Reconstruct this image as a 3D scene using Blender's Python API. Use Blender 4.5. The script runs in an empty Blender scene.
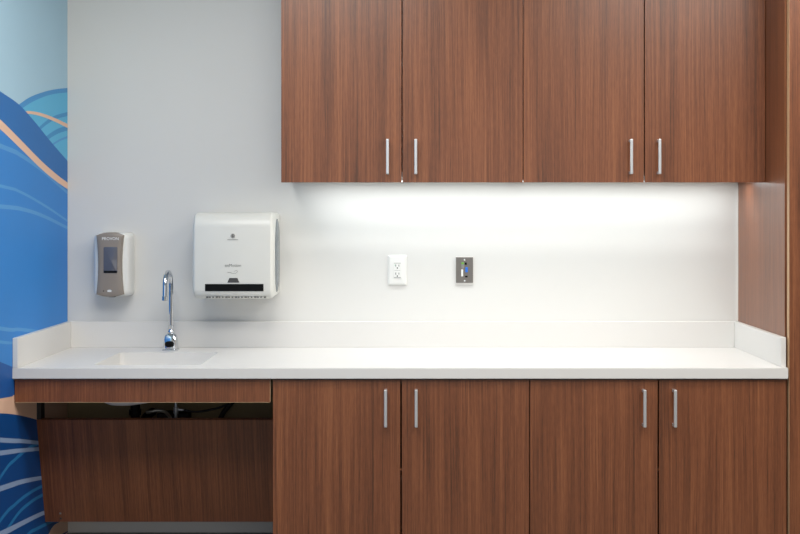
import bpy, bmesh, math, random
from mathutils import Vector, Matrix
random.seed(7)
C = bpy.context.scene.collection
S = bpy.context.scene
PI = math.pi

# ------------------------------------------------------------------ camera
CAMY, CAMZ, F = -4.584, 1.4135, 1116.7
cd = bpy.data.cameras.new('camera'); cam = bpy.data.objects.new('camera', cd); C.objects.link(cam)
cam.location = (0, CAMY, CAMZ); cam.rotation_euler = (PI/2, 0, 0)
cd.sensor_width = 36; cd.lens = F/800*36
cd.shift_x = -18.6/800; cd.shift_y = -54.0/800
cd.clip_start = 0.05
S.camera = cam

# ------------------------------------------------------------------ world, exposure, lights
w = bpy.data.worlds.new('world'); S.world = w; w.use_nodes = True
w.node_tree.nodes['Background'].inputs[0].default_value = (0.9, 0.95, 1, 1)
w.node_tree.nodes['Background'].inputs[1].default_value = 0.3
S.view_settings.view_transform = 'Standard'; S.view_settings.look = 'None'
S.view_settings.gamma = 1; S.view_settings.use_curve_mapping = False
S.view_settings.exposure = 0.0

def area(name, loc, sx, sy, power, col, rot=(0, 0, 0)):
    l = bpy.data.lights.new(name, 'AREA'); l.shape = 'RECTANGLE'; l.size = sx; l.size_y = sy
    l.energy = power; l.color = col
    o = bpy.data.objects.new(name, l); C.objects.link(o); o.location = loc; o.rotation_euler = rot
    return o
CEIL = 2.74
ROOM = (1.0, 0.975, 0.94)
P_CEIL = 24
for (lx, ly) in ((-0.55, -1.5), (1.35, -1.5), (-0.55, -2.5), (1.35, -2.5), (3.1, -2.5)):
    area('ceiling_lamp', (lx, ly, CEIL-0.03), 1.18, 0.58, P_CEIL, ROOM)
area('front_fill_light', (0.3, -6.4, 1.5), 3.4, 1.7, 20, (0.93, 0.96, 1.0), (PI/2, 0, 0))  # added fill light for the vertical fronts; the wall behind has no window

LED_POWER = 4.3
LED_X = (-0.42, 1.275)

# ------------------------------------------------------------------ helpers
WORLD = {}
def wloc(o): return WORLD.get(o.name, Vector((0, 0, 0)))
def setp(o, label=None, cat=None, group=None, kind=None):
    if label: o['label'] = label
    if cat: o['category'] = cat
    if group: o['group'] = group
    if kind: o['kind'] = kind
    return o
def thing(name, label, cat, loc, group=None):
    o = bpy.data.objects.new(name, None); C.objects.link(o); o.location = loc
    o.empty_display_size = 0.05
    WORLD[o.name] = Vector(loc)
    return setp(o, label, cat, group)
def obj(name, bm, mats, parent=None, origin=None, smooth=False, autos=None, label=None):
    """bm in world coordinates"""
    if origin is None: origin = wloc(parent) if parent else Vector((0, 0, 0))
    origin = Vector(origin)
    bmesh.ops.translate(bm, verts=bm.verts, vec=-origin)
    bmesh.ops.recalc_face_normals(bm, faces=bm.faces)
    me = bpy.data.meshes.new(name); 
    if autos is not None:
        for e in bm.edges:
            if len(e.link_faces) == 2 and e.calc_face_angle(0) > math.radians(autos): e.smooth = False
        for f in bm.faces: f.smooth = True
    elif smooth:
        for f in bm.faces: f.smooth = True
    bm.to_mesh(me); bm.free()
    if not isinstance(mats, (list, tuple)): mats = [mats]
    for m in mats: me.materials.append(m)
    o = bpy.data.objects.new(name, me); C.objects.link(o)
    WORLD[o.name] = origin
    if parent:
        o.parent = parent; o.location = origin - wloc(parent)
    else: o.location = origin
    if label: o['label'] = label
    return o
def struct(name, bm, m): return setp(obj(name, bm, m), kind='structure')

def bx(bm, x0, x1, y0, y1, z0, z1, bev=0.0, seg=2, mi=0):
    r = bmesh.ops.create_cube(bm, size=1)
    vs = r['verts']
    for v in vs:
        v.co = Vector(((x0+x1)/2 + v.co.x*(x1-x0), (y0+y1)/2 + v.co.y*(y1-y0), (z0+z1)/2 + v.co.z*(z1-z0)))
    fs = set(f for v in vs for f in v.link_faces)
    for f in fs: f.material_index = mi
    if bev > 0:
        es = list(set(e for v in vs for e in v.link_edges))
        q = bmesh.ops.bevel(bm, geom=es, offset=bev, segments=seg, affect='EDGES', profile=0.5)
        for f in q['faces']: f.material_index = mi
    return bm
def box(*a, **k):
    bm = bmesh.new(); return bx(bm, *a, **k)

def loft(bm, loops, cap0=True, cap1=True, mi=0, closed=True):
    rings = [[bm.verts.new(p) for p in L] for L in loops]
    n = len(rings[0])
    for a, b in zip(rings[:-1], rings[1:]):
        for i in range(n if closed else n-1):
            f = bm.faces.new((a[i], a[(i+1) % n], b[(i+1) % n], b[i])); f.material_index = mi
    if cap0: f = bm.faces.new(rings[0]); f.material_index = mi
    if cap1: f = bm.faces.new(rings[-1]); f.material_index = mi
    return rings

def tube(bm, pts, r, n=14, mi=0, cap=True):
    pts = [Vector(p) for p in pts]
    rs = r if isinstance(r, (list, tuple)) else [r]*len(pts)
    t = (pts[1]-pts[0]).normalized()
    up = Vector((1, 0, 0)) if abs(t.x) < 0.9 else Vector((0, 0, 1))
    u = t.cross(up).normalized(); v = t.cross(u)
    loops = []
    for i, p in enumerate(pts):
        if i == 0: tn = pts[1]-pts[0]
        elif i == len(pts)-1: tn = pts[-1]-pts[-2]
        else: tn = (pts[i+1]-pts[i]).normalized() + (pts[i]-pts[i-1]).normalized()
        tn.normalize()
        u = (u - tn*u.dot(tn)).normalized(); v = tn.cross(u)
        loops.append([p + (u*math.cos(2*PI*k/n) + v*math.sin(2*PI*k/n))*rs[i] for k in range(n)])
    loft(bm, loops, cap, cap, mi)
    return bm
def lathe(bm, prof, c, n=28, mi=0, axis='z'):
    loops = []
    for r, h in prof:
        L = []
        for k in range(n):
            a = 2*PI*k/n
            if axis == 'z': L.append((c[0]+r*math.cos(a), c[1]+r*math.sin(a), c[2]+h))
            elif axis == 'y': L.append((c[0]+r*math.cos(a), c[1]+h, c[2]+r*math.sin(a)))
            else: L.append((c[0]+h, c[1]+r*math.cos(a), c[2]+r*math.sin(a)))
        loops.append(L)
    loft(bm, loops, True, True, mi)
    return bm
def rrect(x0, x1, z0, z1, r, n=6):
    P = []
    for cx, cz, a0 in ((x1-r, z1-r, 0), (x0+r, z1-r, 90), (x0+r, z0+r, 180), (x1-r, z0+r, 270)):
        for k in range(n+1):
            a = math.radians(a0+90*k/n); P.append((cx+r*math.cos(a), cz+r*math.sin(a)))
    return P
def catmull(P, n=8):
    P = [Vector(p) for p in P]; Q = [P[0]*2-P[1]] + P + [P[-1]*2-P[-2]]
    out = []
    for i in range(1, len(Q)-2):
        for k in range(n):
            t = k/n; a, b, c, d = Q[i-1:i+3]
            out.append(0.5*((2*b) + (c-a)*t + (2*a-5*b+4*c-d)*t*t + (3*b-a-3*c+d)*t**3))
    out.append(P[-1]); return out
def text_bm(bm, s, size, loc, mi=0, depth=0.0003):
    """upright lettering in the xz plane facing -y, centred on loc"""
    cu = bpy.data.curves.new('lettering', 'FONT'); cu.body = s; cu.size = size
    cu.align_x = 'CENTER'; cu.align_y = 'CENTER'; cu.extrude = depth; cu.resolution_u = 3
    o = bpy.data.objects.new('lettering', cu); C.objects.link(o)
    bpy.context.view_layer.update()
    dg = bpy.context.evaluated_depsgraph_get()
    me = bpy.data.meshes.new_from_object(o.evaluated_get(dg))
    bpy.data.objects.remove(o)
    n0 = len(bm.verts); nf = len(bm.faces)
    bm.from_mesh(me); bm.verts.ensure_lookup_table(); bm.faces.ensure_lookup_table()
    for v in bm.verts[n0:]:
        x, y, z = v.co; v.co = Vector((loc[0]+x, loc[1]-z, loc[2]+y))
    for f in bm.faces[nf:]: f.material_index = mi
    bpy.data.meshes.remove(me)
    return bm
def copy_tree(o, parent=None):
    c = o.copy(); C.objects.link(c); c.parent = parent
    for ch in o.children: copy_tree(ch, c)
    return c

# ------------------------------------------------------------------ materials
def srgb(r, g, b):
    f = lambda c: (c/255/12.92) if c/255 <= 0.04045 else ((c/255+0.055)/1.055)**2.4
    return (f(r), f(g), f(b), 1)
def mat(name, col, rough=0.5, metal=0.0, spec=0.5, noise=0.0, nscale=20, bump=0.0, coat=0.0, alpha=None, trans=0.0, emit=None):
    m = bpy.data.materials.new(name); m.use_nodes = True
    nt = m.node_tree; b = nt.nodes['Principled BSDF']
    b.inputs['Base Color'].default_value = col; b.inputs['Roughness'].default_value = rough
    b.inputs['Metallic'].default_value = metal; b.inputs['Specular IOR Level'].default_value = spec
    b.inputs['Coat Weight'].default_value = coat; b.inputs['Transmission Weight'].default_value = trans
    if emit:
        b.inputs['Emission Color'].default_value = emit[0]; b.inputs['Emission Strength'].default_value = emit[1]
    if noise or bump:
        tc = nt.nodes.new('ShaderNodeTexCoord'); n = nt.nodes.new('ShaderNodeTexNoise')
        n.inputs['Scale'].default_value = nscale; n.inputs['Detail'].default_value = 4
        nt.links.new(tc.outputs['Object'], n.inputs['Vector'])
        if noise:
            mx = nt.nodes.new('ShaderNodeMix'); mx.data_type = 'RGBA'
            mx.inputs['A'].default_value = tuple(c*(1-noise) for c in col[:3])+(1,)
            mx.inputs['B'].default_value = tuple(min(1, c*(1+noise)) for c in col[:3])+(1,)
            nt.links.new(n.outputs['Fac'], mx.inputs['Factor']); nt.links.new(mx.outputs['Result'], b.inputs['Base Color'])
        if bump:
            bp = nt.nodes.new('ShaderNodeBump'); bp.inputs['Strength'].default_value = bump; bp.inputs['Distance'].default_value = 0.002
            nt.links.new(n.outputs['Fac'], bp.inputs['Height']); nt.links.new(bp.outputs['Normal'], b.inputs['Normal'])
    return m

def wood(name, dark, mid, light, rough=0.42):
    m = bpy.data.materials.new(name); m.use_nodes = True
    nt = m.node_tree; L = nt.links.new; b = nt.nodes['Principled BSDF']; N = nt.nodes.new
    tc = N('ShaderNodeTexCoord'); oi = N('ShaderNodeObjectInfo')
    sep = N('ShaderNodeSeparateXYZ'); L(tc.outputs['Object'], sep.inputs[0])
    def math_(op, a, bb):
        q = N('ShaderNodeMath'); q.operation = op
        for i, v in enumerate((a, bb)):
            if isinstance(v, (int, float)): q.inputs[i].default_value = v
            else: L(v, q.inputs[i])
        return q.outputs[0]
    sn = N('ShaderNodeSeparateXYZ'); L(tc.outputs['Normal'], sn.inputs[0])
    u = math_('ADD', sep.outputs['X'], math_('MULTIPLY', sep.outputs['Y'], math_('ABSOLUTE', sn.outputs['X'], 0)))
    rnd = math_('MULTIPLY', oi.outputs['Random'], 37.0)
    # gentle wander of the grain
    cw = N('ShaderNodeCombineXYZ'); L(math_('MULTIPLY', u, 5.0), cw.inputs[0]); L(math_('MULTIPLY', sep.outputs['Z'], 1.0), cw.inputs[1]); L(rnd, cw.inputs[2])
    nw = N('ShaderNodeTexNoise'); nw.inputs['Scale'].default_value = 1.0; nw.inputs['Detail'].default_value = 2; L(cw.outputs[0], nw.inputs['Vector'])
    u2 = math_('ADD', u, math_('MULTIPLY', math_('SUBTRACT', nw.outputs['Fac'], 0.5), 0.022))
    def streak(su, sz, det, rgh=0.6):
        c = N('ShaderNodeCombineXYZ'); L(math_('MULTIPLY', u2, su), c.inputs[0]); L(math_('MULTIPLY', sep.outputs['Z'], sz), c.inputs[1]); L(rnd, c.inputs[2])
        n = N('ShaderNodeTexNoise'); n.inputs['Scale'].default_value = 1.0; n.inputs['Detail'].default_value = det; n.inputs['Roughness'].default_value = rgh
        L(c.outputs[0], n.inputs['Vector']); return n.outputs['Fac']
    broad = streak(13, 0.45, 2); medium = streak(120, 1.2, 3); fine = streak(330, 3.0, 2); pore = streak(520, 26, 2)
    s = math_('ADD', math_('MULTIPLY', broad, 0.25), math_('MULTIPLY', medium, 0.30))
    s = math_('ADD', s, math_('MULTIPLY', fine, 0.27)); s = math_('ADD', s, math_('MULTIPLY', pore, 0.18))
    r = N('ShaderNodeValToRGB'); L(s, r.inputs[0])
    e = r.color_ramp.elements; e[0].position = 0.37; e[0].color = dark; e[1].position = 0.63; e[1].color = light
    q = e.new(0.5); q.color = mid
    L(r.outputs[0], b.inputs['Base Color'])
    b.inputs['Roughness'].default_value = rough; b.inputs['Specular IOR Level'].default_value = 0.36; b.inputs['Coat Weight'].default_value = 0.45; b.inputs['Coat Roughness'].default_value = 0.28
    bp = N('ShaderNodeBump'); bp.inputs['Strength'].default_value = 0.12; bp.inputs['Distance'].default_value = 0.001
    L(fine, bp.inputs['Height']); L(bp.outputs['Normal'], b.inputs['Normal'])
    return m

WALNUT = wood('walnut_laminate', srgb(75, 43, 25), srgb(122, 71, 43), srgb(151, 95, 60), rough=0.4)
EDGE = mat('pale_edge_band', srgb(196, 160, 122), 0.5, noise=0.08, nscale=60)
PAINT = mat('wall_paint', srgb(216, 215, 211), 0.55, noise=0.012, nscale=3, bump=0.03)
CEILM = mat('ceiling_tile', srgb(225, 225, 222), 0.9, noise=0.03, nscale=80)
FLOORM = mat('vinyl_floor', srgb(118, 113, 108), 0.45, noise=0.08, nscale=8)
BASEB = mat('rubber_baseboard', srgb(120, 116, 114), 0.6, noise=0.04, nscale=20)
SOLID = mat('white_solid_surface', srgb(219, 217, 213), 0.34, noise=0.01, nscale=200)
MELA = mat('white_melamine', srgb(226, 224, 219), 0.5, noise=0.01, nscale=40)
NICKEL = mat('brushed_nickel', srgb(214, 216, 217), 0.4, 0.75, noise=0.04, nscale=300)
CHROME = mat('polished_chrome', srgb(215, 218, 222), 0.06, 1.0, noise=0.01)
BLACK = mat('black_plastic', srgb(7, 8, 9), 0.6, spec=0.15, noise=0.1)
RUBBER = mat('dark_rubber', srgb(26, 26, 27), 0.6, noise=0.1)
WPL = mat('white_plastic', srgb(226, 226, 222), 0.35, noise=0.01)
WPL2 = mat('white_dispenser_plastic', srgb(212, 212, 206), 0.35, noise=0.01)
GPL = mat('grey_smoked_plastic', srgb(112, 120, 124), 0.25, noise=0.03)
DGREY = mat('dark_grey_print', srgb(66, 66, 66), 0.5, noise=0.03)
MGREY = mat('grey_print', srgb(132, 132, 130), 0.5, noise=0.03)
TAUPE = mat('taupe_plastic', srgb(140, 130, 120), 0.35, noise=0.03)
SMOKE = mat('smoked_window', srgb(92, 92, 100), 0.15, noise=0.06, nscale=50, coat=0.5)
CAVSHADE = mat('cavity_shade_brown', srgb(150, 133, 98), 0.7, noise=0.1, nscale=30)  # olive brown standing in for the shade under the counter
STEEL = mat('stainless_plate', srgb(140, 135, 130), 0.38, 0.9, noise=0.12, nscale=260)
WIRE = mat('braided_steel', srgb(170, 168, 160), 0.35, 0.9, noise=0.25, nscale=500)
WHITEP = mat('white_print', srgb(240, 240, 238), 0.4, noise=0.01)
BLUEC = mat('blue_connector', srgb(40, 110, 205), 0.4, noise=0.05)
GREENC = mat('green_connector', srgb(110, 180, 60), 0.4, noise=0.05)
LENS = mat('light_diffuser', srgb(250, 250, 250), 0.5, noise=0.01, emit=((0.95, 0.985, 1, 1), 3.0))

# ------------------------------------------------------------------ key dimensions
XL, XC, XR = -1.4415, -0.5205, 1.311     # left wall, cabinet run start, tall cabinet side
CT, CB = 0.864, 0.825                    # countertop top and underside
YF = -0.625                              # countertop front edge
YD = -0.610                              # base door faces
YU = -0.364                              # upper door faces
UB = 1.529                               # bottom of upper doors
SPL = 0.970                              # top of splash

# ------------------------------------------------------------------ room shell
RX, RY = 4.2, -6.5
struct('floor', box(XL-0.1, RX+0.1, RY-0.1, 0.1, -0.1, 0), FLOORM)
struct('ceiling', box(XL-0.1, RX+0.1, RY-0.1, 0.1, CEIL, CEIL+0.1), CEILM)
struct('wall_back', box(XL-0.1, RX+0.1, 0, 0.1, 0, CEIL), PAINT)
struct('wall_left', box(XL-0.1, XL, RY, 0, 0, CEIL), PAINT)
struct('wall_right', box(RX, RX+0.1, RY, 0, 0, CEIL), PAINT)
struct('wall_front', box(XL-0.1, RX+0.1, RY-0.1, RY, 0, CEIL), PAINT)
struct('baseboard_back', box(XL+0.002, XC-0.004, -0.010, -0.0005, 0.0005, 0.102, bev=0.002), BASEB)

# ------------------------------------------------------------------ wall mural (printed vinyl on the left wall)
def MW(px, py, k):
    s = (418.6-px)/(-XL)
    y = CAMY + F/s; z = CAMZ - (py-213)/s
    return Vector((XL + 0.0006 + 0.00012*k, min(y, -0.0004), z))
mm = bmesh.new()
pal = {'sky': (170, 205, 224), 'sky2': (150, 183, 203), 'tealedge': (72, 148, 206), 'teal': (92, 182, 222), 'teal2': (64, 146, 202),
       'hill': (38, 110, 180), 'field': (50, 132, 208), 'streak': (84, 154, 214), 'peach': (232, 192, 166),
       'deep': (24, 90, 164), 'navy': (10, 74, 140), 'pale': (148, 172, 208), 'line': (40, 124, 184)}
keys = list(pal); mmats = [mat('mural_'+k, srgb(*pal[k]), 0.5, noise=0.015, nscale=6, spec=0.3) for k in keys]
def poly(pts, k, key):
    vs = [mm.verts.new(MW(p[0], p[1], k)) for p in pts]
    e = [mm.edges.new((vs[i], vs[(i+1) % len(vs)])) for i in range(len(vs))]
    r = bmesh.ops.triangle_fill(mm, use_beauty=True, edges=e)
    for f in r['geom']:
        if isinstance(f, bmesh.types.BMFace): f.material_index = keys.index(key)
def curve(P): return [(p.x, p.y) for p in catmull([(a, b, 0) for a, b in P], 6)]
def region(top, bottom_y, k, key, ydown=None):
    c = curve(top)
    poly(c + [(c[-1][0], bottom_y), (c[0][0], bottom_y)], k, key)
def band(P, w0, w1, k, key):
    c = curve(P); n = len(c)
    up, dn = [], []
    for i, p in enumerate(c):
        w = w0 + (w1-w0)*i/(n-1)
        up.append((p[0], p[1]-w/2)); dn.append((p[0], p[1]+w/2))
    for i in range(n-1):
        vs = [mm.verts.new(MW(*q, k)) for q in (up[i], up[i+1], dn[i+1], dn[i])]
        f = mm.faces.new(vs); f.material_index = keys.index(key)
E = 67.3
# backdrop of the whole printed sheet, full height of the wall
vs = [mm.verts.new((XL+0.0004, y, z)) for y, z in ((-0.001, 0.105), (-0.001, CEIL-0.005), (-3.2, CEIL-0.005), (-3.2, 0.105))]
f = mm.faces.new(vs); f.material_index = keys.index('sky')
WORLD_B = 0.105
def ybot(px): return 213 + (CAMZ-WORLD_B)*(418.6-px)/(-XL)
region([(18, 105), (30, 97), (45, 91.5), (57, 89), (E, 88)], 300, 1, 'tealedge')
region([(18, 111), (32, 102), (46, 96), (57, 93.5), (E, 92.5)], 300, 2, 'teal')
band([(20, 150), (40, 128), (54, 118), (E, 114)], 4, 4, 3, 'teal2')
band([(30, 160), (44, 141), (56, 132), (E, 128)], 5, 5, 3, 'teal2')
band([(30, 172), (48, 149), (58, 141), (E, 137)], 2.2, 2.2, 3, 'streak')
band([(20, 113), (30, 112.5), (42, 115), (55, 120), (E, 126)], 2.5, 4, 4, 'peach')
region([(-300, -60), (-160, -10), (-60, 52), (-25, 75), (0, 91.5), (18, 104), (33, 120), (50, 141), (E, 161)], 480, 5, 'hill')
region([(-300, -20), (-160, 22), (-60, 80), (-25, 103), (0, 124.5), (20, 144), (40, 164), (55, 177), (E, 186)], 480, 6, 'field')
band([(-300, 75), (-120, 100), (0, 146), (20, 155), (40, 169), (55, 182), (E, 193)], 6, 3.0, 7, 'streak')
band([(-300, -20), (-160, 22), (-60, 80), (-25, 103), (0, 124.5), (20, 144), (40, 164), (55, 177), (E, 186)], 13, 6.5, 8, 'peach')
band([(-250, 150), (-100, 165), (0, 186), (20, 192), (45, 206), (E, 221)], 4, 2.2, 7, 'streak')
band([(-250, 210), (-100, 200), (0, 206.5), (25, 210), (45, 217), (E, 228)], 5, 3.2, 7, 'streak')
band([(-250, 290), (-100, 310), (0, 328.5), (20, 329.5), (60, 334)], 5, 3.0, 7, 'streak')
band([(-250, 320), (-100, 330), (0, 342), (14, 343), (60, 348)], 4, 2.2, 7, 'streak')
region([(-300, 260), (-150, 310), (0, 362), (14, 372), (40, 388), (E, 396)], 560, 9, 'deep')
region([(-300, 440), (-120, 415), (0, 398.5), (14, 395), (40, 393), (E, 391)], 560, 10, 'peach')
c = curve([(-300, 470), (-120, 425), (-40, 415), (-10, 413.4), (8, 413.8), (22, 416), (37, 420), (52, 426), (E, 432)])
poly(c + [(E, ybot(E)), (-300, ybot(-300))], 11, 'navy')
band([(-300, 420), (-100, 432), (0, 440), (20, 441), (40, 443), (E, 446)], 6, 3, 13, 'pale')
band([(-300, 480), (-100, 466), (0, 453), (20, 450.5), (40, 449), (E, 449)], 6, 3, 13, 'pale')
band([(-300, 600), (-100, 520), (0, 488.5), (20, 482), (40, 478), (E, 474)], 7, 3.2, 13, 'pale')
band([(-150, 600), (-60, 560), (0, 534), (20, 524), (43, 513), (E, 506)], 8, 3.2, 13, 'pale')
band([(-120, 660), (-50, 560), (0, 477), (14, 460), (26, 450), (37, 444), (E, 436)], 5, 2.8, 12, 'line')
band([(-120, 700), (-50, 590), (0, 520), (14, 505), (26, 495), (40, 487), (E, 476)], 5, 2.8, 12, 'line')
band([(-100, 700), (-30, 580), (6, 530), (18, 513), (29, 503), (42, 495), (E, 484)], 5, 2.8, 12, 'line')
band([(0, 570), (26, 536), (36, 529), (46, 524), (E, 514)], 4, 3, 12, 'line')
c = curve([(48, 534), (52, 527), (57, 523), (E, 519)])
poly([(E, 531.0), (48.5, 540)] + [q for q in c], 14, 'peach')
setp(obj('wall_mural', mm, mmats), 'blue and peach printed wall mural of sweeping curves on the left wall', 'mural')

# ------------------------------------------------------------------ handle
def handle_bm(x, yface, z0, z1):
    bm = bmesh.new()
    bx(bm, x-0.0055, x+0.0055, yface-0.034, yface-0.025, z0, z1, bev=0.0022)
    for a, b in ((z0+0.0005, z0+0.0105), (z1-0.0105, z1-0.0005)):
        bx(bm, x-0.005, x+0.005, yface-0.027, yface+0.0003, a, b, bev=0.001)
    return bm

# ------------------------------------------------------------------ base cabinets
UW = (XR-XC)/2.0; DW = UW/2
def base_cabinet(x0, label):
    t = thing('base_cabinet', label, 'cabinet', (x0, 0, 0), 'base cabinets under the countertop')
    b = bmesh.new(); x1 = x0+UW; yb, yf = -0.004, YD+0.0235; zt = CB-0.001
    bx(b, x0+0.0005, x0+0.019, yf, yb, 0.10, zt)
    bx(b, x1-0.019, x1-0.0005, yf, yb, 0.10, zt)
    bx(b, x0+0.019, x1-0.019, yf, yb, 0.10, 0.119)
    bx(b, x0+0.019, x1-0.019, yf, yf+0.09, zt-0.019, zt)
    bx(b, x0+0.019, x1-0.019, yb-0.012, yb, 0.119, zt)
    bx(b, x0+0.019, x1-0.019, yf+0.02, yb-0.012, 0.45, 0.468)
    obj('body', b, WALNUT, t)
    obj('toe_kick', box(x0+0.0005, x1-0.0005, YD+0.08, YD+0.092, 0.0005, 0.0995), RUBBER, t)
    for k in (0, 1):
        a, c = x0+k*DW, x0+(k+1)*DW
        a += 0.0019 if k == 0 else 0.0028; c -= 0.0028 if k == 0 else 0.0019
        d = obj('door', box(a, c, YD, YD+0.019, 0.104, 0.8195, bev=0.0008), WALNUT, t, origin=(a, YD, 0))
        hx = x0+DW+(-0.0540 if k == 0 else 0.0540)
        obj('handle', handle_bm(hx, YD, 0.656, 0.788), NICKEL, d, label='brushed metal bar handle')
    # small rubber stop seen in the gap between the doors
    obj('door_bumper', box(x0+DW-0.0045, x0+DW+0.0045, YD+0.003, YD+0.019+0.004, 0.497, 0.503), WALNUT, t)
    return t
base_cabinet(XC, 'walnut two-door base cabinet in the middle, directly right of the open sink space')
b2 = base_cabinet(XC+UW, 'walnut two-door base cabinet at the right, against the tall cabinet')

# ------------------------------------------------------------------ wall cabinets
UT = 2.44
def wall_cabinet(x0, label):
    t = thing('wall_cabinet', label, 'cabinet', (x0, 0, UB), 'wall cabinets above the countertop')
    x1 = x0+UW; yb, yf = -0.001, YU+0.0215
    b = bmesh.new()
    bx(b, x0+0.0005, x0+0.019, yf, yb, UB+0.012, UT, mi=0)
    bx(b, x1-0.019, x1-0.0005, yf, yb, UB+0.012, UT, mi=0)
    bx(b, x0+0.019, x1-0.019, yf, yb, UB+0.022, UB+0.040, mi=1)
    bx(b, x0+0.019, x1-0.019, yf, yb, UT-0.019, UT, mi=0)
    bx(b, x0+0.019, x1-0.019, yb-0.012, yb, UB+0.040, UT-0.019, mi=1)
    bx(b, x0+0.019, x1-0.019, yf+0.02, yb-0.012, 1.97, 1.988, mi=1)
    obj('body', b, [WALNUT, MELA], t)
    for k in (0, 1):
        a, c = x0+k*DW, x0+(k+1)*DW
        a += 0.0011 if k == 0 else 0.0020; c -= 0.0020 if k == 0 else 0.0016
        d = obj('door', box(a, c, YU, YU+0.019, UB, UT-0.002, bev=0.0008), WALNUT, t, origin=(a, YU, 0))
        hx = x0+DW+(-0.0540 if k == 0 else 0.0520)
        obj('handle', handle_bm(hx, YU, 1.5595, 1.6915), NICKEL, d, label='brushed metal bar handle')
    return t
wall_cabinet(XC, 'walnut two-door wall cabinet at the left, beside the bare wall')
wall_cabinet(XC+UW, 'walnut two-door wall cabinet at the right, against the tall cabinet')

# filler above the wall cabinets up to the ceiling
setp(obj('cabinet_soffit', box(XC, XR-0.001, -0.345, -0.001, UT+0.001, CEIL-0.001), PAINT), kind='structure')
bpy.data.objects['cabinet_soffit'].name = 'trim_1'

# ------------------------------------------------------------------ tall cabinet
t = thing('tall_cabinet', 'tall walnut cabinet standing at the right end of the counter', 'cabinet', (XR, 0, 0))
TW = 0.80
b = bmesh.new(); TT = CEIL-0.02
bx(b, XR, XR+0.019, -0.585, -0.001, 0.0005, TT)
bx(b, XR+TW-0.019, XR+TW, -0.585, -0.001, 0.0005, TT)
bx(b, XR+0.019, XR+TW-0.019, -0.585, -0.001, 0.10, 0.119)
bx(b, XR+0.019, XR+TW-0.019, -0.585, -0.001, TT-0.019, TT)
bx(b, XR+0.019, XR+TW-0.019, -0.013, -0.001, 0.119, TT-0.019)
obj('side_and_carcass', b, WALNUT, t).name = 'body'
for a, c in ((XR+0.0062, XR+TW/2-0.0015), (XR+TW/2+0.0015, XR+TW-0.001)):
    d = obj('door', box(a, c, -0.617, -0.5925, 0.104, TT-0.003, bev=0.0006), WALNUT, t, origin=(a, -0.617, 0))
    if a < XR+0.1:
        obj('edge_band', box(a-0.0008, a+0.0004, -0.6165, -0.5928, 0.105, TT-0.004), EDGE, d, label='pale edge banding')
        hx = XR+TW/2-0.054
    else: hx = XR+TW/2+0.054
    obj('handle', handle_bm(hx, -0.617, 1.00, 1.132), NICKEL, d, label='brushed metal bar handle')
obj('toe_kick', box(XR+0.019, XR+TW-0.019, -0.53, -0.52, 0.0005, 0.0995), RUBBER, t)
# thin white caulk line where the back wall meets the side panel
obj('sealant_bead', box(XR-0.005, XR-0.0002, -0.005, -0.0004, SPL+0.001, UB-0.001), MELA, t, label='thin pale sealant bead along the wall')

# ------------------------------------------------------------------ countertop with integrated sink
ct = thing('countertop', 'long white solid-surface countertop with integrated sink and raised splashes', 'countertop', (XL, 0, CT))
X0, X1 = XL+0.0015, XR-0.0008
bm = bmesh.new()
SX0, SX1, SY0, SY1 = -1.177, -0.788, -0.547, -0.182
outer = [(X0, YF), (X1, YF), (X1, -0.001), (X0, -0.001)]
inner = rrect(SX0, SX1, SY0, SY1, 0.018, 6)
ov = [bm.verts.new((x, y, CT)) for x, y in outer]; iv = [bm.verts.new((x, y, CT)) for x, y in inner]
ed = [bm.edges.new((L[i], L[(i+1) % len(L)])) for L in (ov, iv) for i in range(len(L))]
r = bmesh.ops.triangle_fill(bm, use_beauty=True, edges=ed)
faces = [g for g in r['geom'] if isinstance(g, bmesh.types.BMFace)]
ex = bmesh.ops.extrude_face_region(bm, geom=faces)
for g in ex['geom']:
    if isinstance(g, bmesh.types.BMVert): g.co.z = CB
es = [e for e in bm.edges if all(abs(v.co.y-YF) < 1e-5 for v in e.verts) and abs(e.verts[0].co.z-e.verts[1].co.z) < 1e-5]
bmesh.ops.bevel(bm, geom=es, offset=0.002, segments=3, affect='EDGES')
obj('worktop', bm, SOLID, ct)
# basin
bm = bmesh.new(); Lp = []
def ring(ins, z, r): return [(x, y, z) for x, y in rrect(SX0+ins, SX1-ins, SY0+ins, SY1-ins, r, 6)]
BZ = CT-0.146
def ring2(x0, x1, y0, y1, z, r): return [(x, y, z) for x, y in rrect(x0, x1, y0, y1, r, 6)]
Lp += [ring(-0.012, CB-0.001, 0.03), ring2(SX0-0.004, SX1-0.02, SY0-0.004, SY1+0.004, CB-0.04, 0.04), ring2(SX0+0.0, -0.92, SY0+0.02, SY1-0.01, BZ+0.01, 0.06), ring2(SX0+0.03, -1.03, SY0+0.05, SY1-0.04, BZ-0.010, 0.05)]
inn = [ring2(SX0+0.032, -1.035, SY0+0.055, SY1-0.045, BZ+0.002, 0.05), ring2(SX0+0.014, -0.93, SY0+0.03, SY1-0.02, BZ+0.022, 0.05), ring(0.006, CT-0.075, 0.022), ring(0.001, CT-0.03, 0.018), ring(0.0002, CT-0.0005, 0.018)]
loft(bm, Lp, cap0=False, cap1=True); loft(bm, inn, cap0=True, cap1=False)
bk = obj('sink_basin', bm, SOLID, ct, autos=50)
bm = bmesh.new(); lathe(bm, [(0.042, 0.0), (0.042, 0.003), (0.034, 0.004), (0.030, 0.0015), (0.002, 0.0012)], (-1.09, -0.30, BZ+0.0022))
obj('drain', bm, CHROME, bk, autos=40)
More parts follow.
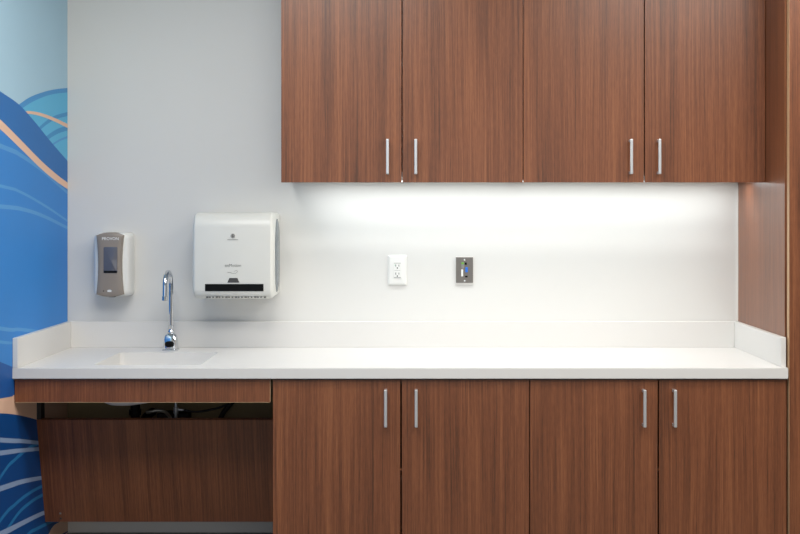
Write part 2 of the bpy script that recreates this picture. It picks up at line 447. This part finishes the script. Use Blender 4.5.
# little overflow hole on the left basin wall
bm = bmesh.new(); lathe(bm, [(0.006, 0.0), (0.006, 0.002), (0.004, 0.0025)], (SX0+0.0006, -0.46, CT-0.022), axis='x', n=16)
obj('overflow_hole', bm, MGREY, bk)
obj('backsplash', box(X0+0.019, X1-0.019, -0.020, -0.001, CT-0.0002, SPL, bev=0.0015), SOLID, ct)
obj('side_splash', box(X0, X0+0.019, YF+0.0002, -0.001, CT-0.0002, SPL, bev=0.0015), SOLID, ct)
obj('side_splash', box(X1-0.019, X1, YF+0.022, -0.001, CT-0.0002, SPL, bev=0.0015), SOLID, ct)

# ------------------------------------------------------------------ apron and sloping panel under the sink
t = thing('sink_apron', 'narrow walnut apron board under the countertop front by the sink', 'panel', (XL, YD, 0.737))
obj('board', box(XL+0.004, XC-0.009, YD, YD+0.019, 0.7405, 0.821, bev=0.0008), WALNUT, t)
obj('edge_strip', box(XL+0.0045, XC-0.0090, YD+0.0002, YD+0.0188, 0.7390, 0.7403), EDGE, t, label='pale edge strip')
obj('end_strip', box(XC-0.0088, XC-0.0072, YD+0.0006, YD+0.0185, 0.7405, 0.821), EDGE, t, label='pale edge strip')
t = thing('knee_panel', 'wide sloping walnut access panel below the sink', 'panel', (XL, -0.30, 0.2))
bm = bmesh.new()
ty, tz, by, bz = -0.378, 0.6345, -0.280, 0.223
d = Vector((0, by-ty, bz-tz)).normalized(); nrm = Vector((0, -d.z, d.y)); nrm = nrm if nrm.y > 0 else -nrm
def slope_box(x0, x1, s0, s1, t0, t1, bev=0.0006):
    q = bmesh.new(); bx(q, x0, x1, 0, 1, 0, 1)
    top = Vector((0, ty, tz)); 
    for v in q.verts:
        s = s0 + (s1-s0)*v.co.y; th = t0 + (t1-t0)*v.co.z
        p = top + d*s + nrm*th; v.co = Vector((v.co.x, p.y, p.z))
    if bev: bmesh.ops.bevel(q, geom=list(q.edges), offset=bev, segments=1, affect='EDGES')
    return q
Lg = math.hypot(by-ty, bz-tz)
obj('panel_board', slope_box(XL+0.002, XC-0.001, 0, Lg, 0, 0.019), WALNUT, t)
for s in (0.392-0.005, 0.408):
    q = slope_box(XL+0.060, XL+0.067, s-0.0035+0.0, s+0.0035, -0.0012, 0.0005, 0)
    obj('screw_cap', q, MGREY if s < 0.4 else DGREY, t)
# cleats fixed to the side wall and to the cabinet side; they hold the panel
q = box(XL+0.0016, XL+0.018, ty+0.004, ty+0.045, tz-0.002, CB-0.002)
obj('support_cleat', q, RUBBER, t, label='dark upright cleat')
q = slope_box(XL+0.0022, XL+0.03, 0.02, Lg-0.02, 0.0195, 0.035, 0)
obj('mounting_rail', q, WALNUT, t)
q = slope_box(XC-0.03, XC-0.001, 0.02, Lg-0.02, 0.0195, 0.035, 0)
obj('mounting_rail', q, WALNUT, t)

setp(obj('cavity_shade_board', box(XL+0.003, XC-0.003, -0.0060, -0.0008, 0.50, CB-0.004), CAVSHADE, None, origin=(XL, 0, 0.5)), 'added board behind the sink pipes, coloured to stand in for shade on the wall', 'board')  # added sheet; its colour darkens the shaded wall of the sink cavity

# ------------------------------------------------------------------ plumbing behind the panel
dx, dy = -1.09, -0.29
t = thing('drain_pipe', 'black sink drain with trap, half hidden behind the sloping panel', 'pipe', (dx, dy, 0.5))
bm = bmesh.new(); lathe(bm, [(0.036, 0), (0.036, -0.010), (0.026, -0.014), (0.018, -0.016), (0.018, -0.05), (0.023, -0.05), (0.023, -0.07), (0.017, -0.07), (0.017, -0.10)], (dx, dy, BZ-0.0105))
obj('tailpiece', bm, BLACK, t, autos=40)
z0 = BZ-0.11
P = [(dx, dy, z0), (dx, dy+0.005, z0-0.03), (dx, dy+0.03, z0-0.07), (dx, dy+0.07, z0-0.085), (dx, dy+0.11, z0-0.07), (dx, dy+0.13, z0-0.03), (dx, dy+0.16, z0-0.012), (dx, dy+0.2, z0-0.01), (dx, -0.0072, z0-0.01)]
bm = bmesh.new(); tube(bm, catmull(P, 6), 0.017, 16); obj('trap', bm, BLACK, t, autos=50)
t = thing('sensor_box', 'small black faucet control box behind the sloping panel', 'control box', (-1.0, -0.06, 0.5))
obj('housing', box(-1.05, -0.93, -0.09, -0.0072, 0.50, 0.606, bev=0.006), BLACK, t)
obj('lid', box(-1.052, -0.928, -0.102, -0.0901, 0.498, 0.608, bev=0.004), RUBBER, t)
bm = bmesh.new(); P = [(-1.066, -0.215, 0.634), (-1.045, -0.215, 0.637), (-1.02, -0.21, 0.640), (-0.995, -0.20, 0.632), (-0.978, -0.185, 0.605), (-0.972, -0.17, 0.55), (-0.97, -0.15, 0.47), (-0.97, -0.08, 0.42), (-0.97, -0.0072, 0.41)]
tube(bm, catmull(P, 8), 0.0065, 12); setp(obj('braided_hose', bm, WIRE, None, origin=(-0.97, -0.0072, 0.41), autos=60), 'bright braided supply hose curving under the basin', 'hose')
t = thing('stop_valve', 'small metal stop valve behind the sloping panel, right of the braided hose', 'valve', (-0.95, -0.16, 0.60))
bm = bmesh.new(); lathe(bm, [(0.006, -0.04), (0.006, -0.012), (0.010, -0.010), (0.010, 0.014), (0.006, 0.016), (0.006, 0.045)], (-0.955, -0.19, 0.635), n=16); obj('valve_body', bm, NICKEL, t, autos=40)
bm = bmesh.new(); tube(bm, [(-0.950, -0.19, 0.640), (-0.925, -0.19, 0.638)], [0.006, 0.0045], 12); obj('outlet', bm, NICKEL, t, autos=40)
bm = bmesh.new(); tube(bm, catmull([(-0.955, -0.19, 0.598), (-0.952, -0.185, 0.56), (-0.93, -0.16, 0.48), (-0.91, -0.10, 0.44), (-0.91, -0.0072, 0.43)], 5), 0.0055, 12); obj('inlet', bm, NICKEL, t, autos=60)
for P, r, lb in (([(-0.922, -0.19, 0.638), (-0.89, -0.19, 0.632), (-0.85, -0.18, 0.632), (-0.80, -0.16, 0.640), (-0.75, -0.14, 0.655), (-0.70, -0.10, 0.668), (-0.66, -0.05, 0.668), (-0.65, -0.0072, 0.665)], 0.0045, 'thin black cable running right from the valve under the counter'),
                 ([(-0.74, -0.0072, 0.680), (-0.742, -0.04, 0.675), (-0.75, -0.06, 0.655), (-0.77, -0.07, 0.630), (-0.79, -0.07, 0.605), (-0.81, -0.06, 0.56), (-0.82, -0.04, 0.50), (-0.82, -0.0072, 0.47)], 0.010, 'thick black hose dropping to the wall under the counter')):
    bm = bmesh.new(); tube(bm, catmull(P, 8), r, 12)
    setp(obj('black_hose', bm, RUBBER, None, origin=P[-1], autos=60), lb, 'hose')

# ------------------------------------------------------------------ under-cabinet light
t = thing('under_cabinet_light', 'slim white light bar fixed under the wall cabinets', 'light', ((LED_X[0]+LED_X[1])/2, -0.13, UB))
LZ = UB+0.0218
obj('light_housing', box(LED_X[0]-0.012, LED_X[1]+0.012, -0.185, -0.125, LZ-0.010, LZ, bev=0.002), MELA, t)
obj('light_lens', box(LED_X[0], LED_X[1], -0.180, -0.130, LZ-0.0125, LZ-0.0102), LENS, t, label='glowing diffuser strip')
la = area('light_bar_lamp', ((LED_X[0]+LED_X[1])/2, -0.155, LZ-0.0145), LED_X[1]-LED_X[0], 0.045, LED_POWER, (0.94, 0.985, 1.0))

# ------------------------------------------------------------------ ceiling fixtures (the lamps' frames)
for i, (lx, ly) in enumerate(((-0.55, -1.5), (1.35, -1.5), (-0.55, -2.5), (1.35, -2.5), (3.1, -2.5))):
    b = bmesh.new()
    for a in ((lx-0.61, lx+0.61, ly-0.31, ly-0.295), (lx-0.61, lx+0.61, ly+0.295, ly+0.31), (lx-0.61, lx-0.595, ly-0.295, ly+0.295), (lx+0.595, lx+0.61, ly-0.295, ly+0.295)):
        bx(b, *a, CEIL-0.03, CEIL-0.0005)
    setp(obj('ceiling_light_frame', b, MELA, None, origin=(lx, ly, CEIL)), 'white rectangular ceiling light frame overhead, out of the photo', 'ceiling light', 'ceiling light frames')

# ------------------------------------------------------------------ soap dispenser
t = thing('soap_dispenser', 'white and taupe touchless soap dispenser on the wall left of the faucet', 'soap dispenser', (-1.235, 0, 1.205))
z0, z1 = 1.074, 1.336
bm = bmesh.new(); Lp = []
for y, ins, r in ((-0.0008, 0.004, 0.018), (-0.006, 0.0, 0.02), (-0.05, 0.001, 0.022), (-0.072, 0.004, 0.024), (-0.080, 0.009, 0.024), (-0.083, 0.016, 0.02)):
    Lp.append([(x, y, z) for x, z in rrect(-1.314+ins, -1.165-ins, z0+0.002+ins*0.6, z1-0.002-ins*0.6, r, 6)])
loft(bm, Lp); obj('housing', bm, WPL, t, autos=35)
# taupe front, waisted outline, curved face
def cover_loop(sc, y):
    P = []; n = 18
    cx, cz, hz = -1.241, (z0+z1)/2, (z1-z0)/2
    def hw(v): return 0.0475 + 0.0075*abs(v)**2.0      # half width by height
    for k in range(n+1):
        v = -1+2*k/n; P.append((cx+hw(v)*sc, y, cz+v*(hz-0.012)*(1-(1-sc)*0.35)))
    m = 8
    for k in range(1, m):
        a = 1-2*k/m; P.append((cx+hw(1)*sc*a, y-0.0, cz+(hz-0.012)*(1-(1-sc)*0.35)+0.012*(1-a*a)))
    for k in range(n+1):
        v = 1-2*k/n; P.append((cx-hw(v)*sc, y, cz+v*(hz-0.012)*(1-(1-sc)*0.35)))
    for k in range(1, m):
        a = -1+2*k/m; P.append((cx+hw(1)*sc*a, y, cz-(hz-0.012)*(1-(1-sc)*0.35)-0.010*(1-a*a)))
    return P
bm = bmesh.new(); loft(bm, [cover_loop(1.0, -0.045), cover_loop(1.0, -0.094), cover_loop(0.97, -0.099), cover_loop(0.9, -0.1015), cover_loop(0.6, -0.103)])
cv = obj('front_cover', bm, TAUPE, t, autos=35, label='taupe waisted front cover')
def xz(px, py, y):
    s = F/(y-CAMY); return ((px-418.6)/s, CAMZ-(py-213)/s)
yq = -0.1035
x, z = xz(110.3, 238.8, yq); bm = bmesh.new(); text_bm(bm, 'PROVON', 0.0165, (x, yq, z), depth=0.0006); obj('lettering', bm, WHITEP, cv, label='white lettering reading PROVON')
(xa, za), (xb, zb) = xz(103.6, 247, yq), xz(117.4, 273, yq)
bm = bmesh.new(); Lp = [[(x, y, z) for x, z in rrect(xa+i, xb-i, zb+i, za-i, 0.004, 4)] for y, i in ((-0.098, 0), (-0.1042, 0), (-0.1052, 0.0015))]
loft(bm, Lp); wn = obj('sight_window', bm, SMOKE, cv, label='smoked grey refill window', autos=35)
obj('window_black_lip', box(xa+0.001, xb-0.0015, -0.1062, -0.104, zb+0.0005, zb+0.009, bev=0.001), BLACK, wn, label='black lip').name = 'window_lip'  # black strip along the lower edge of the refill window
x, z = xz(109.4, 290.5, yq); bm = bmesh.new()
for q, hh in ((-0.006, 0.004), (-0.002, 0.007), (0.002, 0.0075), (0.006, 0.004)): lathe(bm, [(0.0028, 0), (0.0028, -0.0008)], (x+q, yq+0.0002, z-0.003+hh/2), axis='y', n=12)
bx(bm, x-0.008, x+0.008, yq-0.0006, yq+0.0003, z-0.006, z-0.002)
obj('emblem', bm, WHITEP, cv, label='small white emblem')
x, z = xz(103.5, 291, yq); bm = bmesh.new(); lathe(bm, [(0.0024, 0.001), (0.0024, -0.001)], (x, yq, z), axis='y', n=12); obj('indicator', bm, BLACK, cv)
obj('nozzle', box(-1.25, -1.224, -0.080, -0.060, z0-0.0005, z0+0.012, bev=0.003), BLACK, t)

# ------------------------------------------------------------------ paper towel dispenser
TX0, TX1, TZ0, TZ1, TD = -0.883, -0.571, 1.077, 1.4155, -0.234
t = thing('paper_towel_dispenser', 'large white sensor paper towel dispenser on the wall above the counter', 'towel dispenser', ((TX0+TX1)/2, 0, 1.25))
def prof(ins, zin=0.0):       # side profile in y,z
    P = [(-0.0006, TZ0+0.004+ins), (-0.17, TZ0+ins)]
    r = 0.040
    for k in range(0, 7):
        a = math.radians(270-90*k/6); P.append((TD+ins+r+r*math.cos(a)*1.0, TZ0+ins+r+r*math.sin(a)))
    r = 0.060
    P.append((TD+ins-0.000, 1.25))
    for k in range(0, 9):
        a = math.radians(180-90*k/8); P.append((TD+ins+0.002+r+r*math.cos(a), TZ1-ins-r+r*math.sin(a)))
    P.append((-0.0006, TZ1-ins))
    return P
bm = bmesh.new(); Lp = []
for x, ins in ((TX0, 0.016), (TX0+0.003, 0.007), (TX0+0.009, 0.002), (TX0+0.02, 0.0), (TX1-0.016, 0.0), (TX1-0.007, 0.002), (TX1-0.002, 0.007), (TX1, 0.012)):
    Lp.append([(x, y, z) for y, z in prof(ins)])
loft(bm, Lp); hs = obj('cover', bm, WPL2, t, autos=28)
# smoked side windows, bulging outwards
for sx, xx in ((1, TX1-0.002), (-1, TX0+0.002)):
    bm = bmesh.new(); Lp = []
    cyy, czz, hy, hz = -0.080, 1.243, 0.062, 0.150
    for off, sc in ((0, 1.0), (0.004, 0.97), (0.007, 0.86), (0.0085, 0.6)):
        L = []
        for k in range(36):
            a = 2*PI*k/36; c_, s_ = math.cos(a), math.sin(a)
            L.append((xx+sx*off, cyy+hy*sc*math.copysign(abs(c_)**0.7, c_), czz+hz*sc*math.copysign(abs(s_)**0.7, s_)))
        Lp.append(L)
    loft(bm, Lp); obj('side_window', bm, GPL, t, autos=35, label='smoked grey side window')
yq = TD-0.0004
# slot
(xa, za), (xb, zb) = xz(205, 284.0, yq), xz(263.5, 291.2, yq)
obj('towel_slot', box(xa, xb, TD-0.0015, TD+0.012, zb, za, bev=0.001), BLACK, t, label='black towel slot')
# sensor: dark trapezoid
(xa, za), (xb, zb) = xz(227.4, 278.0, yq), xz(239.4, 282.6, yq)
bm = bmesh.new(); loft(bm, [[(xa, y, zb), (xb, y, zb), (xb-0.008, y, za), (xa+0.008, y, za)] for y in (TD+0.004, TD-0.0013)]); obj('sensor_window', bm, DGREY, t, label='dark trapezoid sensor window')
x, z = xz(233, 265.5, yq); bm = bmesh.new(); text_bm(bm, 'enMotion', 0.0165, (x, yq, z), depth=0.0006); obj('lettering', bm, MGREY, t, label='grey lettering reading enMotion')
# hand-wave pictogram: a few short strokes
bm = bmesh.new(); x, z = xz(233, 272, yq)
tube(bm, [(x-0.022, yq, z-0.002), (x-0.010, yq, z-0.001), (x-0.004, yq, z-0.006), (x+0.004, yq, z-0.005), (x+0.012, yq, z-0.006)], 0.0007, 6)
tube(bm, [(x+0.004, yq, z+0.002), (x+0.010, yq, z+0.005), (x+0.016, yq, z+0.006), (x+0.018, yq, z+0.001), (x+0.012, yq, z-0.003)], 0.0007, 6)
obj('hand_pictogram', bm, MGREY, t)
# round emblem and tiny line of print
bm = bmesh.new(); x, z = xz(232.8, 236, yq)
for k in range(24):
    pass
ro, ri, n = 0.0085, 0.0058, 28
A = [bm.verts.new((x+ro*math.cos(2*PI*k/n), yq, z+ro*math.sin(2*PI*k/n))) for k in range(n)]
B = [bm.verts.new((x+ri*math.cos(2*PI*k/n), yq, z+ri*math.sin(2*PI*k/n))) for k in range(n)]
for k in range(n): bm.faces.new((A[k], A[(k+1) % n], B[(k+1) % n], B[k]))
lathe(bm, [(0.0028, 0.0005), (0.0028, -0.0003)], (x, yq, z), axis='y', n=12)
bx(bm, x-0.0075, x+0.0075, yq-0.0003, yq+0.0003, z-0.0012, z+0.0012)
bx(bm, x-0.0012, x+0.0012, yq-0.0003, yq+0.0003, z-0.0075, z+0.0075)
bx(bm, x-0.021, x+0.021, yq-0.0003, yq+0.0005, z-0.0150, z-0.0133)
obj('emblem', bm, MGREY, t, label='small grey round emblem')
# serrated tear edge: dark notches along the lower front curve
bm = bmesh.new()
for i in range(19):
    px = 207 + i*3.2 + (0.6 if i % 3 == 0 else 0)
    wv = 0.0024 if i % 3 else 0.0038
    x, z = xz(px, 297.6, TD+0.02)
    bx(bm, x-wv, x+wv, TD+0.0098, TD+0.02, TZ0+0.0055, TZ0+0.0095)
obj('vent_notches', bm, DGREY, t, label='row of small dark notches')

# ------------------------------------------------------------------ faucet
fx, fy = -0.992, -0.110
t = thing('faucet', 'chrome gooseneck sensor faucet standing behind the sink', 'faucet', (fx, fy, CT))
bm = bmesh.new(); Lp = [[(x, y, z) for x, y in rrect(fx-0.031+i, fx+0.031-i, fy-0.030+i, fy+0.026-i, 0.010, 5)] for z, i in ((CT+0.0002, 0), (CT+0.005, 0), (CT+0.0065, 0.002))]
loft(bm, Lp); obj('base_plate', bm, CHROME, t, autos=35)
bm = bmesh.new(); Lp = []
for z, hx, y0, y1, r in ((CT+0.006, 0.0265, -0.0265, 0.021, 0.010), (CT+0.020, 0.0265, -0.0260, 0.021, 0.010), (CT+0.040, 0.0255, -0.0235, 0.020, 0.010), (CT+0.055, 0.0238, -0.020, 0.018, 0.010), (CT+0.063, 0.0205, -0.015, 0.015, 0.009), (CT+0.068, 0.013, -0.009, 0.009, 0.007)):
    Lp.append([(x, y, z) for x, y in rrect(fx-hx, fx+hx, fy+y0, fy+y1, r, 5)])
loft(bm, Lp); bd = obj('sensor_body', bm, CHROME, t, autos=35)
bm = bmesh.new(); Lp = []
for y, sc in ((-0.0225, 1.0), (-0.0285, 1.0), (-0.0295, 0.85)):
    Lp.append([(fx+0.0185*sc*math.copysign(abs(math.cos(a))**0.7, math.cos(a)), fy+y, CT+0.027+0.012*sc*math.copysign(abs(math.sin(a))**0.8, math.sin(a))) for a in [2*PI*k/28 for k in range(28)]])
loft(bm, Lp); obj('sensor_eye', bm, BLACK, bd, autos=35)
bm = bmesh.new(); lathe(bm, [(0.008, 0), (0.013, 0.004), (0.0135, 0.009), (0.012, 0.014), (0.009, 0.018), (0.009, 0.026), (0.0105, 0.028), (0.0105, 0.036), (0.008, 0.038)], (fx, fy, CT+0.064)); obj('collar', bm, CHROME, t, autos=45)
bm = bmesh.new(); P = [(fx, fy, CT+0.10), (fx, fy, CT+0.20), (fx, fy, CT+0.262)]
R = 0.054; zc = CT+0.262
for k in range(1, 17):
    a = PI*k/16*1.0; P.append((fx, fy-R+R*math.cos(a), zc+R*math.sin(a)))
P += [(fx, fy-2*R-0.001, zc-0.02), (fx, fy-2*R-0.002, zc-0.040)]
tube(bm, P, 0.0088, 20); obj('gooseneck_spout', bm, CHROME, t, autos=50)
bm = bmesh.new(); lathe(bm, [(0.0088, 0.014), (0.0105, 0.012), (0.0105, -0.004), (0.009, -0.005)], (fx, fy-2*R-0.002, zc-0.050)); obj('aerator', bm, CHROME, t, autos=40)

# ------------------------------------------------------------------ duplex outlet
ox, oz = (397.4-418.6)/243.6, CAMZ-(270.2-213)/243.6
t = thing('wall_outlet', 'white double electrical outlet on the wall beside the metal plate', 'outlet', (ox, 0, oz))
bm = bmesh.new(); hw, hh = 0.0385, 0.062
Lp = [[(x, y, z) for x, z in rrect(ox-hw+i, ox+hw-i, oz-hh+i, oz+hh-i, 0.004, 4)] for y, i in ((-0.0005, 0), (-0.004, 0), (-0.0085, 0.006), (-0.009, 0.009))]
loft(bm, Lp); obj('cover_plate', bm, WPL, t, autos=25)
bm = bmesh.new(); Lp = [[(x, y, z) for x, z in rrect(ox-0.0165+i, ox+0.0165-i, oz-0.0335+i, oz+0.0335-i, 0.003, 3)] for y, i in ((-0.008, 0), (-0.0102, 0), (-0.0108, 0.001))]
loft(bm, Lp); fc = obj('receptacle', bm, WPL, t, autos=25)
bm = bmesh.new()
for s in (-1, 1):
    cz = oz+s*0.0165
    bx(bm, ox-0.0075, ox-0.0052, -0.0111, -0.0100, cz-0.0015, cz+0.0075)
    bx(bm, ox+0.0052, ox+0.0075, -0.0111, -0.0100, cz-0.0010, cz+0.0070)
    lathe(bm, [(0.0028, 0.0005), (0.0028, -0.0006)], (ox, -0.0106, cz-0.007), axis='y', n=12)
obj('socket_slots', bm, BLACK, fc)
for q0, q1, q2 in ((0.014, 0.0285, 0.0305), (0.014, -0.0308, -0.0285), (0.012, -0.0006, 0.0006)):
    obj('printed_mark', box(ox-q0, ox+q0, -0.0110, -0.0104, oz+q1, oz+q2), MGREY, fc)
bm = bmesh.new(); bx(bm, ox-0.0105, ox-0.0085, -0.0112, -0.0100, oz+0.020, oz+0.023); obj('indicator', bm, mat('green_indicator', srgb(60, 200, 150), 0.4, noise=0.02), fc)

# ------------------------------------------------------------------ metal AV plate
ax, az = (464.4-418.6)/243.6, CAMZ-(270.4-213)/243.6
t = thing('connector_plate', 'metal wall plate with blue and green cable connectors', 'wall plate', (ax, 0, az))
hw, hh = 0.035, 0.0585
obj('back_frame', box(ax-hw, ax+hw, -0.004, -0.0005, az-hh-0.001, az+hh, bev=0.0008), MELA, t, label='white rim behind the metal')
bm = bmesh.new(); Lp = [[(x, y, z) for x, z in rrect(ax-hw+i, ax+hw-i, az-hh+0.008+i, az+hh-0.004-i, 0.0015, 2)] for y, i in ((-0.004, 0), (-0.0072, 0), (-0.0080, 0.0008))]
loft(bm, Lp); pl = obj('metal_plate', bm, STEEL, t, autos=25)
def kx(u, v): return ax+(u-192)/13.33/243.6, az-(v-272)/13.33/243.6
def kbox(name, u0, v0, u1, v1, y, m, par, lb=None, bev=0.0006):
    (a, b_), (c_, d_) = kx(u0, v0), kx(u1, v1)
    return obj(name, box(a, c_, y, -0.0075, d_, b_, bev=bev), m, par, label=lb)
kbox('audio_jack', 150, 165, 184, 188, -0.012, GREENC, pl, 'green jack')
kbox('network_jack', 148, 188, 186, 245, -0.0105, MGREY, pl, 'grey socket')
kbox('display_connector', 148, 258, 174, 350, -0.011, WPL, pl, 'white vertical socket')
kbox('video_connector', 203, 228, 236, 295, -0.0125, BLUEC, pl, 'blue socket')
kbox('black_jack', 196, 165, 222, 196, -0.0115, BLACK, pl, 'black round jack')
kbox('usb_socket', 200, 342, 234, 364, -0.0095, BLACK, pl, 'black slot')
for v in (132, 410):
    x, z = kx(194, v); bm = bmesh.new(); lathe(bm, [(0.0034, 0), (0.0034, -0.0012), (0.0022, -0.002)], (x, -0.0078, z), axis='y', n=16); obj('screw', bm, NICKEL, pl, autos=30)
